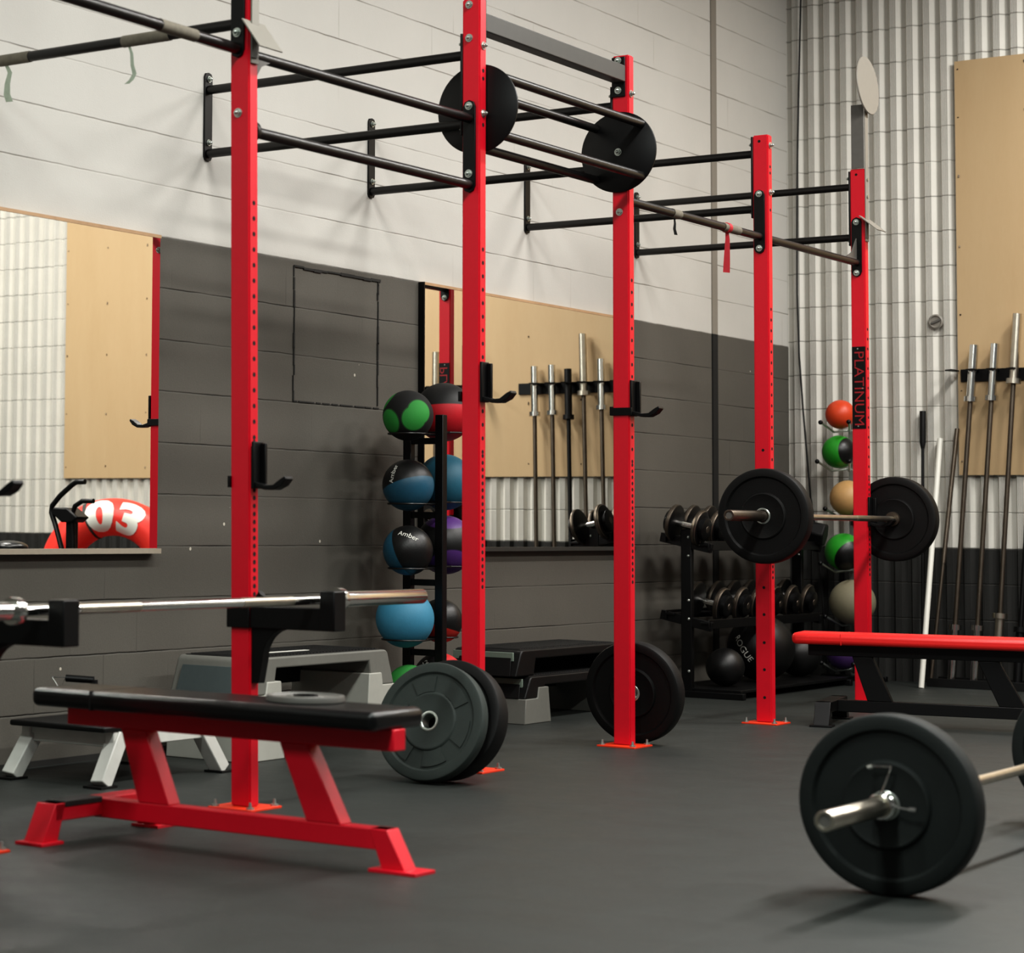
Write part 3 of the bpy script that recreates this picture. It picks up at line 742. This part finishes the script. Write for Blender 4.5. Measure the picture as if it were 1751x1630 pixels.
for k_, (x, y, z, r) in balls.items():
    s = -1 if k_[0] == 'L' else 1
    mb = MB(); rr = r*.78; zz = z-r*.72
    ring = [(x+rr*math.cos(a), y+rr*math.sin(a), zz) for a in [j*2*PI/28 for j in range(29)]]
    mb.tube(ring, .004, 8)
    mb.tube([(.345, ty, zz), (x+rr*.7, y-s*rr*.6, zz)], .005, 8); mb.tube([(.215, ty, zz), (x-rr*.6, y-s*rr*.7, zz)], .005, 8)
    mb.build('ball_ring', M['blackpipe'], tree, org=g)
GREEN = (46, 140, 58); BLK = (18, 18, 18); BLUE = (36, 88, 112)
def ball(name, x, y, z, r, m, label, group='medicine balls', cat='medicine ball'):
    mb = MB(); mb.sphere((0, 0, 0), r, 56, 32)
    o = mb.build(name, m); o.location = (x, y, z)
    return tag(o, label, cat, group)
def sphtext(o, txt, size, r, direction, up, m=None, name='lettering', arc=1.):
    d = Vector(direction).normalized(); u = (Vector(up) - d*Vector(up).dot(d)).normalized(); rt = u.cross(d).normalized()
    def fn(a, b_, w):
        v = d + rt*(a/r) + u*(b_/r); return v.normalized()*(r+.0008)
    return text_mesh(name, txt, size, m or M['white'], o, fn, 2)
v2c = Vector((5.1, -8.5, -.3)).normalized()   # from the tree to the open room
G1 = 'medicine balls on the black ball tree'
o = ball('medicine_ball', *balls['L1'], ball_mat('ball_black_green', BLK, GREEN, ((.86, -.52, .12), (.72, -.7, -.16), (-.35, -.9, -.28), (-.75, -.35, .6), (-.3, .9, -.1)), .86, .75), 'black medicine ball with green patches, top of the near column', G1)
o = ball('medicine_ball', *balls['R1'], ball_mat('ball_red_black', (200, 28, 42), BLK, ((-.1, .1, 1),), .12, .55), 'large red medicine ball with black cap, top of the far column', G1)
o = ball('medicine_ball', *balls['L2'], ball_mat('ball_blue_black', BLUE, BLK, ((-.35, .1, .95),), .02, .4), 'black and dark blue medicine ball, second down in the near column', G1)
sphtext(o, 'Amber', .034, balls['L2'][3], (-.15, -.9, .45), (-1, -.1, .1))
o = ball('medicine_ball', *balls['R2'], ball_mat('ball_blue', (38, 100, 122), rough=.55), 'plain teal blue medicine ball, second down in the far column', G1)
o = ball('medicine_ball', *balls['L3'], ball_mat('ball_black_blue', (34, 84, 106), BLK, ((.93, .1, .35),), -.12, .4), 'black medicine ball with blue left side, third down in the near column', G1)
sphtext(o, 'Amber', .036, balls['L3'][3], (.42, -.68, .62), (.2, .45, 1))
o = ball('medicine_ball', *balls['R3'], ball_mat('ball_purple_black', BLK, (84, 48, 116), ((.15, -.2, 1), (.5, -.5, -.9)), .72, .45), 'black and purple medicine ball, third down in the far column', G1)
o = ball('medicine_ball', *balls['L4'], ball_mat('ball_light_blue', (62, 134, 164), rough=.6), 'light blue medicine ball below the end of the chrome bar', G1)
o = ball('medicine_ball', *balls['R4'], ball_mat('ball_orange_black', BLK, (180, 44, 34), ((-.2, -.2, -1),), .25, .4), 'small black medicine ball with orange-red underside', G1)
o = ball('medicine_ball', *balls['L5'], ball_mat('ball_green', (46, 128, 56), rough=.6), 'green medicine ball at the bottom of the tree behind the plates', G1)
o = ball('medicine_ball', *balls['R5'], ball_mat('ball_red_black_b', (206, 44, 46), BLK, ((-.55, -1., .35),), .62, .5), 'red and black medicine ball marked with its pounds, bottom of far column', G1)
sphtext(o, '12\nLBS', .034, balls['R5'][3], (-.1, -.85, .55), (-.55, 0, .8))

# ------------------------------------------------------------------ ball rack at the back wall
tx2, ty2 = .45, 13.35
t = thing('ball_tree', (tx2, ty2+.12, 0), 'slim silver ball tree at the fluted wall behind the far post', 'ball rack'); g = t.location.copy()
mb = MB(); mb.box(tx2-.02, tx2+.03, ty2+.14, ty2+.18, 0, 1.56); mb.build('upright', M['zinc'], t, .003, org=g)
mb = MB(); mb.box(tx2-.2, tx2+.2, ty2+.13, ty2+.17, 0, .03); mb.box(tx2-.03, tx2+.03, ty2-.2, ty2+.17, 0, .03); mb.build('base', M['black'], t, .003, org=g)
bl2 = [(.436, 1.608, .088, ball_mat('ball_orange', (222, 78, 40), rough=.4), 'orange medicine ball, top of the slim tree at the back wall'),
 (.425, 1.381, .10, ball_mat('ball_green_caps', (46, 150, 44), BLK, ((1, -.35, .05),), .62, .35, 'band'), 'green medicine ball with black side caps, under the orange one'),
 (.478, 1.101, .107, ball_mat('ball_tan', (196, 156, 104), rough=.5), 'tan medicine ball in the middle of the slim back tree'),
 (.45, .777, .112, ball_mat('ball_green_caps_b', (46, 150, 44), BLK, ((.75, -.5, -.45),), .5, .35, 'band'), 'green and black medicine ball below the tan one'),
 (.50, .476, .135, ball_mat('ball_sand', (132, 126, 104), rough=.7), 'large grey-beige medicine ball low on the slim back tree'),
 (.44, .17, .10, ball_mat('ball_violet', (66, 40, 92), rough=.5), 'dark violet medicine ball at the bottom of the slim back tree')]
for x, z, r, m, lab in bl2:
    ball('medicine_ball', x, ty2, z, r, m, lab, 'medicine balls on the slim tree')
    zb = z-r*.8
    for s in (-1, 1):
        mb = MB(); mb.tube([(x, ty2+.15, zb-.02), (x+s*r*.55, ty2+.02, zb-.035), (x+s*r*.98, ty2-.09, zb+.02)], .007, 10); a = mb.build('cradle_arm', M['zinc'], t, org=g)
        mb = MB(); mb.sphere((x+s*r*.98, ty2-.098, zb+.02), .014, 18, 12); mb.build('knob', M['black'], a, org=g)

# ------------------------------------------------------------------ dumbbell rack along the left wall
t = thing('dumbbell_rack', (.32, 12.27, 0), 'black two-shelf dumbbell rack in the corner', 'dumbbell rack'); g = t.location.copy()
Y0, Y1 = 11.44, 13.0
for y in (Y0, Y1):
    mb = MB(); mb.box(.27, .33, y-.018, y+.018, .03, .90); up = mb.build('upright', M['black'], t, .003, org=g)
    for z in (.86, .76, .52, .42, .14):
        mb = MB(); mb.sphere((.315, y-.02, z), .008, 12, 8); mb.build('bolt', M['zinc'], up, org=g)
    mb = MB(); mb.box(.10, .62, y-.02, y+.02, .0, .035); mb.build('foot', M['black'], t, .003, org=g)
for z in (.83, .41):
    for xx, dz in ((.21, .035), (.41, -.01)):
        mb = MB(); mb.bar((xx, Y0-.03, z+dz), (xx, Y1+.03, z+dz), .05, .012); mb.box(xx-.025 if xx < .3 else xx+.02, xx-.02 if xx < .3 else xx+.026, Y0-.03, Y1+.03, z+dz-.03, z+dz+.02); mb.build('shelf_rail', M['black'], t, .002, org=g)
    for y in (Y0, Y1):
        mb = MB(); mb.bar((.15, y, z+.03), (.44, y, z-.03), .03, .05); mb.build('shelf_bracket', M['black'], t, .002, org=g)
mb = MB(); mb.box(.12, .60, Y0, Y1, .035, .05); mb.build('bottom_shelf', M['black'], t, .002, org=g)
def dumbbell(r, n):
    t = thing('dumbbell', (0, 0, 0), 'x', 'dumbbell')
    mb = MB(); mb.cyl((-.075, 0, 0), (.075, 0, 0), .0155, 18); mb.build('handle', M['chrome'], t)
    for s in (-1, 1):
        mb = MB(); mb.lathe([(.0001, .06), (r*.9, .06), (r, .066), (r, .082), (r*.9, .088), (r*.62, .088), (r*.62, .112), (r*.5, .118), (.0001, .118)], (0, 0, 0), (s, 0, 0), 48, False)
        h = mb.build('head', M['black'], t)
        mb = MB(); mb.lathe([(r*.985, .0645), (r*1.008, .068), (r*1.008, .080), (r*.93, .0885)], (0, 0, 0), (s, 0, 0), 48, False); mb.lathe([(.0001, .1195), (.018, .1195), (.02, .116)], (0, 0, 0), (s, 0, 0), 20, False); mb.build('steel_rim', M['darksteel'], h)
        if s > 0 and n: text_mesh('number', n, .05, M['greyplate'], h, lambda u, v, w: (.0892, u-.0, v-r*.80), 0)
    return t
proto = dumbbell(.098, '5')
tilt = .2
row2 = [11.70, 11.96, 12.19, 12.42, 12.68, 12.93]; row1 = [11.42+.222*k for k in range(7)]
first = True
words = ['nearest', 'second', 'third', 'fourth', 'fifth', 'sixth', 'seventh']
for row, z, nm in ((row2, .505, 'lower'), (row1, .925, 'upper')):
    for k, y in enumerate(row):
        lab = '%s black dumbbell with steel rims on the %s rack shelf' % (words[k], nm)
        if k == len(row)-1: lab = 'farthest black dumbbell with steel rims on the %s rack shelf' % nm
        if first:
            d = proto; d['label'] = lab; first = False
        else: d = dup(proto, (0, 0, 0), lab)
        d.location = (.31, y, z); d.rotation_euler = (0, tilt, 0); d['group'] = 'dumbbells on the %s shelf' % nm
sl = ball_mat('slam_ball_rubber', (11, 11, 11), rough=.42)
ball('slam_ball', .40, 11.70, .155, .104, sl, 'small black slam ball under the dumbbells, nearest the rack end', 'slam balls under the dumbbell rack', 'slam ball')
o = ball('slam_ball', 0.37, 12.27, .238, .186, sl, 'big black slam ball with white lettering under the dumbbells', 'slam balls under the dumbbell rack', 'slam ball')
sphtext(o, 'ROGUE', .054, .186, (-.20, -1.08, .0), (.72, .56, .42))
ball('slam_ball', .38, 12.80, .18, .128, sl, 'black slam ball at the far end under the dumbbells', 'slam balls under the dumbbell rack', 'slam ball')
t = thing('hex_dumbbell', (.33, 12.965, .905), 'black rubber hex dumbbell at the far end of the upper rack shelf', 'dumbbell')
t.rotation_euler = (0, tilt, .15)
mb = MB(); mb.cyl((-.07, 0, 0), (.07, 0, 0), .016, 16); mb.build('handle', M['steel'], t)
for sgx in (-1, 1):
    mb = MB(); mb.prism([(.075*math.cos(k*PI/3), .075*math.sin(k*PI/3)) for k in range(6)], 'x', min(sgx*.06, sgx*.15), max(sgx*.06, sgx*.15)); mb.build('head', M['rubber'], t, .01)

# ------------------------------------------------------------------ bar racks and leaning bars on the back wall
def bar_rack(x0, x1, label):
    t = thing('bar_rack', ((x0+x1)/2, D-.05, 1.82), label, 'bar rack'); g = t.location.copy()
    mb = MB(); mb.box(x0+.06, x1, D-.055, D-.044, 1.80, 1.875); mb.build('wall_rail', M['black'], t, .001, org=g)
    mb = MB(); n = int((x1-x0)/.118)
    for k in range(n):
        a = x0 + k*.118
        mb.prism([(a, D-.15), (a+.052, D-.19), (a+.052, D-.055), (a+.012, D-.055)], 'z', 1.862, 1.870)
    mb.build('prongs', M['black'], t, org=g)
    t2 = thing('bar_tray', ((x0+x1)/2, D-.25, 0), label.replace('bar rack', 'floor tray').replace('toothed ', 'low '), 'floor tray'); g = t2.location.copy()
    mb = MB(); mb.box(x0-.06, x1, D-.36, D-.15, 0, .02); mb.box(x0-.06, x1, D-.365, D-.35, 0, .05); mb.box(x0-.06, x1, D-.16, D-.15, 0, .05); mb.build('tray', M['blackplastic'], t2, .002, org=g)
bar_rack(1.02, 1.93, 'black toothed bar rack on the plywood nearest the corner')
bar_rack(2.17, 3.1, 'black toothed bar rack farther right, seen in the mirror')
def stand_bar(top, bot, L, sl, rs, label, ms, mh, collar_w=.037, name='barbell', grp='bars standing in the wall rack'):
    a, b_ = Vector(bot), Vector(top); d = (b_-a).normalized()
    t = thing(name, a, label, 'barbell', group=grp)
    T = (b_-a).length
    mb = MB(); mb.cyl(d*sl, d*(T-sl), .014, 16); mb.build('shaft', M[mh], t)
    for p, s in ((Vector((0, 0, 0)), 1), (d*T, -1)):
        mb = MB(); mb.lathe([(.012, 0), (rs, .001), (rs, sl-.03), (collar_w, sl-.03), (collar_w, sl), (.012, sl)], p, d*s, 28); mb.build('sleeve', M[ms], t)
    return t
def YT(z): return D-.10-.0*z
yt, yb = D-.105, D-.235
stand_bar((1.177, yt, 2.015), (1.062, yb, .022), 2, .34, .0245, 'chrome barbell standing in the wall rack, nearest the corner', 'chrome', 'darksteel')
stand_bar((1.297, yt, 2.018), (1.192, yb, .022), 2, .34, .0245, 'second chrome barbell from the corner in the wall rack', 'chrome', 'darksteel')
stand_bar((1.428, yt, 2.19), (1.318, yb, .022), 2.2, .415, .0255, 'tallest barbell in the wall rack, with dull grey sleeves', 'steel', 'darksteel', .042)
stand_bar((1.535, yt, 1.96), (1.437, yb, .022), 2, .34, .0245, 'all-black barbell in the wall rack beside the tallest one', 'black', 'black')
stand_bar((1.655, yt, 1.99), (1.555, yb, .022), 2, .34, .0245, 'chrome barbell just right of the all-black bar, seen in the mirror', 'chrome', 'darksteel')
stand_bar((1.785, yt, 1.985), (1.69, yb, .022), 2, .34, .0245, 'chrome barbell farthest right in the first wall rack, seen in the mirror', 'chrome', 'darksteel')
stand_bar((2.31, yt, 2.15), (2.24, yb, .022), 2, .415, .0245, 'chrome barbell at the left of the second wall rack, seen in the mirror', 'steel', 'darksteel', grp='bars in the second wall rack')
stand_bar((2.545, yt, 2.11), (2.48, yb, .022), 2, .415, .0255, 'grey barbell behind the mirrored post, in the second wall rack', 'steel', 'darksteel', grp='bars in the second wall rack')
# loose poles
t = thing('grip_pole', (.885, D-.2, 0), 'thin black pole with a thick grip standing at the fluted wall', 'pole'); 
mb = MB(); mb.tube([(0, 0, 0), (-.030, .13, 1.42)], .009, 14); mb.build('pole', M['black'], t)
mb = MB(); mb.tube([(-.030, .13, 1.40), (-.0305, .132, 1.44), (-.034, .15, 1.63)], .017, 16, rs=[.01, .0185, .0185]); mb.build('grip', M['blackplastic'], t)
mb = MB(); mb.tube([(.983, 13.12, .0), (.953, D-.05, 1.462)], .016, 18); o = mb.build('pvc_pipe', M['pvc'], org=(.983, 13.12, 0)); tag(o, 'white plastic pipe leaning against the fluted wall', 'pipe')
t = thing('plain_bar', (.955, 13.36, 0), 'thin dark steel bar leaning between the white pipe and the barbells', 'bar')
mb = MB(); mb.tube([(0, 0, 0), (.055, .09, .72)], .011, 14); mb.build('lower_bar', M['darksteel'], t)
mb = MB(); mb.tube([(.055, .09, .72), (.105, .215, 1.52)], .0135, 14); mb.build('upper_bar', M['darksteel'], t)

# ------------------------------------------------------------------ strips hanging on the bars
def strip(name, pts, w, m, label, cat, side=(0, 1, 0)):
    mb = MB(); pts = [Vector(p) for p in pts]; s = Vector(side)
    vs = []; n = len(pts)
    ww = [w*(.5+.5*min(1, k*1.5/n)) for k in range(n)]
    for k, p in enumerate(pts): vs += [p - s*ww[k]/2, p + s*ww[k]/2]
    fs = [(2*k, 2*k+1, 2*k+3, 2*k+2) for k in range(n-1)]
    off = Vector((.0015, .0015, 0))
    mb._new(vs, fs, True)
    bmesh.ops.solidify(mb.bm, geom=mb.bm.faces[:], thickness=.002)
    o = mb.build(name, m, org=pts[0]); return tag(o, label, cat)
yb1 = PY[1]+.025
o = strip('band_strip', [(.20, yb1, 2.524), (.21, yb1+.006, 2.50), (.204, yb1, 2.46), (.206, yb1-.004, 2.42), (.21, yb1+.006, 2.395)], .028, M['greenstrip'], 'pale green band strip hanging from the far left bar, by the edge', 'strip', (1, .2, 0))
o = strip('band_strip', [(.755, yb1, 2.524), (.765, yb1, 2.50), (.768, yb1, 2.46), (.775, yb1+.004, 2.43), (.765, yb1, 2.41), (.745, yb1, 2.398)], .018, M['greenstrip'], 'pale green twisted band strip on the left bar nearer the post', 'strip', (1, .2, 0))
o = strip('band_strip', [(W-.004, 9.77, 2.272), (W-.004, 9.775, 2.24), (W-.004, 9.77, 2.19), (W-.004, 9.765, 2.13), (W-.004, 9.76, 2.085)], .04, M['redstrip'], 'red rubber strip hanging from the far pull-up bar', 'strip', (.4, 1, 0))
o = strip('band_strip', [(W-.004, 9.20, 2.272), (W-.004, 9.205, 2.25), (W-.004, 9.2, 2.225), (W-.004, 9.215, 2.20)], .018, M['cable'], 'short black strip on the far pull-up bar near the grip disc', 'strip', (.4, 1, 0))
mb = MB(); mb.lathe([(.0205, -.016), (.024, -.014), (.024, .014), (.0205, .016)], (W-.004, 9.77, 2.293), (0, 1, 0), 20); rp(mb, 'red_wrap', M['redstrip'], b34)

# ------------------------------------------------------------------ things seen in the left mirror
cx, cy = 4.32, 12.2
t = thing('obstacle_ring', (cx, cy, 0), 'big red padded training ring with white number, seen in the left mirror', 'padded ring')
yaw = math.atan2(-.98, -.20)
ex = Vector((-.980, .20, 0)).normalized()
nrm = Vector((-.36, -.93, 0)).normalized(); ex = Vector((nrm.y, -nrm.x, 0))  # ex = viewer's right in the mirror picture
Rm, rm = .405, .13
def tor(a, b_, off=0.):
    c = ex*math.cos(a)*Rm + Vector((0, 0, Rm+rm)) + Vector((0, 0, 1))*math.sin(a)*Rm
    rad = ex*math.cos(a) + Vector((0, 0, 1))*math.sin(a)
    return c + (rad*math.cos(b_)*(rm+off) + nrm*math.sin(b_)*(rm*1.25+off))
mb = MB(); NU, NV = 96, 28
vs = [tor(2*PI*i/NU, 2*PI*j/NV) for i in range(NU) for j in range(NV)]
fs = [(i*NV+j, ((i+1)%NU)*NV+j, ((i+1)%NU)*NV+(j+1)%NV, i*NV+(j+1)%NV) for i in range(NU) for j in range(NV)]
mb._new(vs, fs, True); body = mb.build('ring_body', M['redtire'], t)
for a0 in (1.95, 1.95+2*PI/3, 1.95+4*PI/3):
    mb = MB(); vs = [tor(a0+(k-.5)*.06, 2*PI*j/NV, .003) for k in (0, 1) for j in range(NV)]
    mb._new(vs, [(j, (j+1)%NV, NV+(j+1)%NV, NV+j) for j in range(NV)], True); mb.build('strap', M['strap'], t)
mb = MB()
q = bmesh.ops
def ringtext(txt, a_mid, size, mir):
    def fn(u, v, w):
        a = a_mid + (u if mir else -u)/Rm
        b_ = PI/2 - v/(rm*1.15)
        return tor(a, b_, .003)
    text_mesh('number', txt, size, M['white'], body, fn, 3, 0, .02)
ringtext('0', PI/2+.14, .36, True); ringtext('3', PI/2-.38, .36, False)
# exercise bike (its top shows in the mirror)
cx, cy = 3.42, 10.5
t = thing('exercise_bike', (cx, cy, 0), 'black upright exercise bike with bent handles, seen in the left mirror', 'exercise bike')
def vx(xv): return (.0545 + .8326*10.5 - 5.42) - (xv + 2.49)*1.105 - cx
mb = MB(); mb.tube([(vx(-2.33), .0, 1.146), (vx(-2.39), .0, 1.145), (vx(-2.44), .02, 1.125), (vx(-2.53), .03, 1.06), (vx(-2.585), .03, 1.0), (vx(-2.59), .03, .96), (vx(-2.55), .02, .88), (vx(-2.49), 0, .74), (vx(-2.42), 0, .5)], .016, 14); mb.build('swing_handle', M['black'], t)
mb = MB(); mb.tube([(vx(-2.29), .03, 1.03), (vx(-2.37), .03, 1.03), (vx(-2.42), .03, 1.0), (vx(-2.44), .03, .95), (vx(-2.43), .03, .8), (vx(-2.42), .03, .5)], .015, 14); mb.build('swing_handle', M['black'], t)
mb = MB(); mb.prism([(vx(-2.38), .93), (vx(-2.42), .90), (vx(-2.50), .90), (vx(-2.57), .955), (vx(-2.56), .99), (vx(-2.46), .99)], 'y', .0, .12); mb.build('console', M['black'], t, .01)
mb = MB(); mb.box(vx(-2.44), vx(-2.485), .03, .09, .3, .95); mb.build('mast', M['black'], t, .004)
mb = MB(); mb.lathe([(.02, -.06), (.24, -.06), (.25, -.05), (.25, .05), (.24, .06), (.02, .06)], (vx(-2.44), .12, .32), (0, 1, 0), 48); mb.build('fan_cage', M['blackpipe'], t)
mb = MB(); mb.box(-.35, .75, .09, .15, .06, .11); mb.box(-.32, -.26, -.15, .39, 0, .06); mb.box(.66, .72, -.15, .39, 0, .06); mb.build('base_frame', M['black'], t, .004)
mb = MB(); mb.box(.45, .50, .095, .145, .1, .70); mb.build('seat_post', M['black'], t, .003)
mb = MB(); mb.sphere((.48, .12, .74), .12, 28, 16, (1.1, .8, .35)); mb.build('saddle', M['vinylblack'], t)

# ------------------------------------------------------------------ camera
cam = bpy.data.cameras.new('camera'); co = bpy.data.objects.new('camera', cam); C.objects.link(co)
fpx, CX, CY = 3829.5681, 212.6922, 644.7687; yw, pt, rl = .6674, .0644, .0117
fw = Vector((-math.sin(yw)*math.cos(pt), math.cos(yw)*math.cos(pt), math.sin(pt)))
r_ = Vector((math.cos(yw), math.sin(yw), 0)); u_ = r_.cross(fw)
rx = r_*math.cos(rl) + u_*math.sin(rl); ux = -r_*math.sin(rl) + u_*math.cos(rl)
mt = Matrix((rx, ux, -fw)).transposed().to_4x4(); mt.translation = (5.4219, 0, .91)
co.matrix_world = mt
cam.sensor_fit = 'HORIZONTAL'; cam.sensor_width = 36; cam.lens = fpx/1751*36
cam.shift_x = (875.5-CX)/1751; cam.shift_y = (CY-815)/1751
cam.dof.use_dof = True; cam.dof.focus_distance = 10.2; cam.dof.aperture_fstop = 4.2
cam.clip_end = 100
bpy.context.scene.camera = co

# ------------------------------------------------------------------ light
def area(name, loc, size, power, col, tgt=None, sy=None):
    L = bpy.data.lights.new(name, 'AREA'); L.energy = power; L.color = col; L.shape = 'RECTANGLE'; L.size = size; L.size_y = sy or size
    o = bpy.data.objects.new(name, L); C.objects.link(o); o.location = loc
    d = (Vector(tgt) - Vector(loc)) if tgt else Vector((0, 0, -1)); o.rotation_euler = d.to_track_quat('-Z', 'Y').to_euler()
    return o
warm = (1, .972, .93); cool = (.93, 1, .95)
for k, (x, y, p, c) in enumerate(((3.0, .4, 190, cool), (3.4, 3.4, 110, cool), (3.3, 6.4, 125, warm), (3.3, 9.4, 125, warm), (3.2, 12.0, 120, warm), (6.4, 5.0, 120, cool), (6.4, 8.5, 150, warm), (6.4, 11.6, 115, warm))):  # overhead rows; the first is a fill added to brighten near faces and floor
    area('overhead_and_fill_lamp', (x, y, 4.7), .35, p, c, None, 1.3)
w = bpy.data.worlds.new('world'); bpy.context.scene.world = w; w.use_nodes = True
w.node_tree.nodes['Background'].inputs[0].default_value = (1., .97, .92, 1); w.node_tree.nodes['Background'].inputs[1].default_value = .085
vs_ = bpy.context.scene.view_settings; vs_.view_transform = 'Standard'; vs_.look = 'Medium High Contrast'; vs_.exposure = 0; vs_.gamma = 1
sc = bpy.context.scene; sc.render.engine = 'CYCLES'; sc.cycles.max_bounces = 6
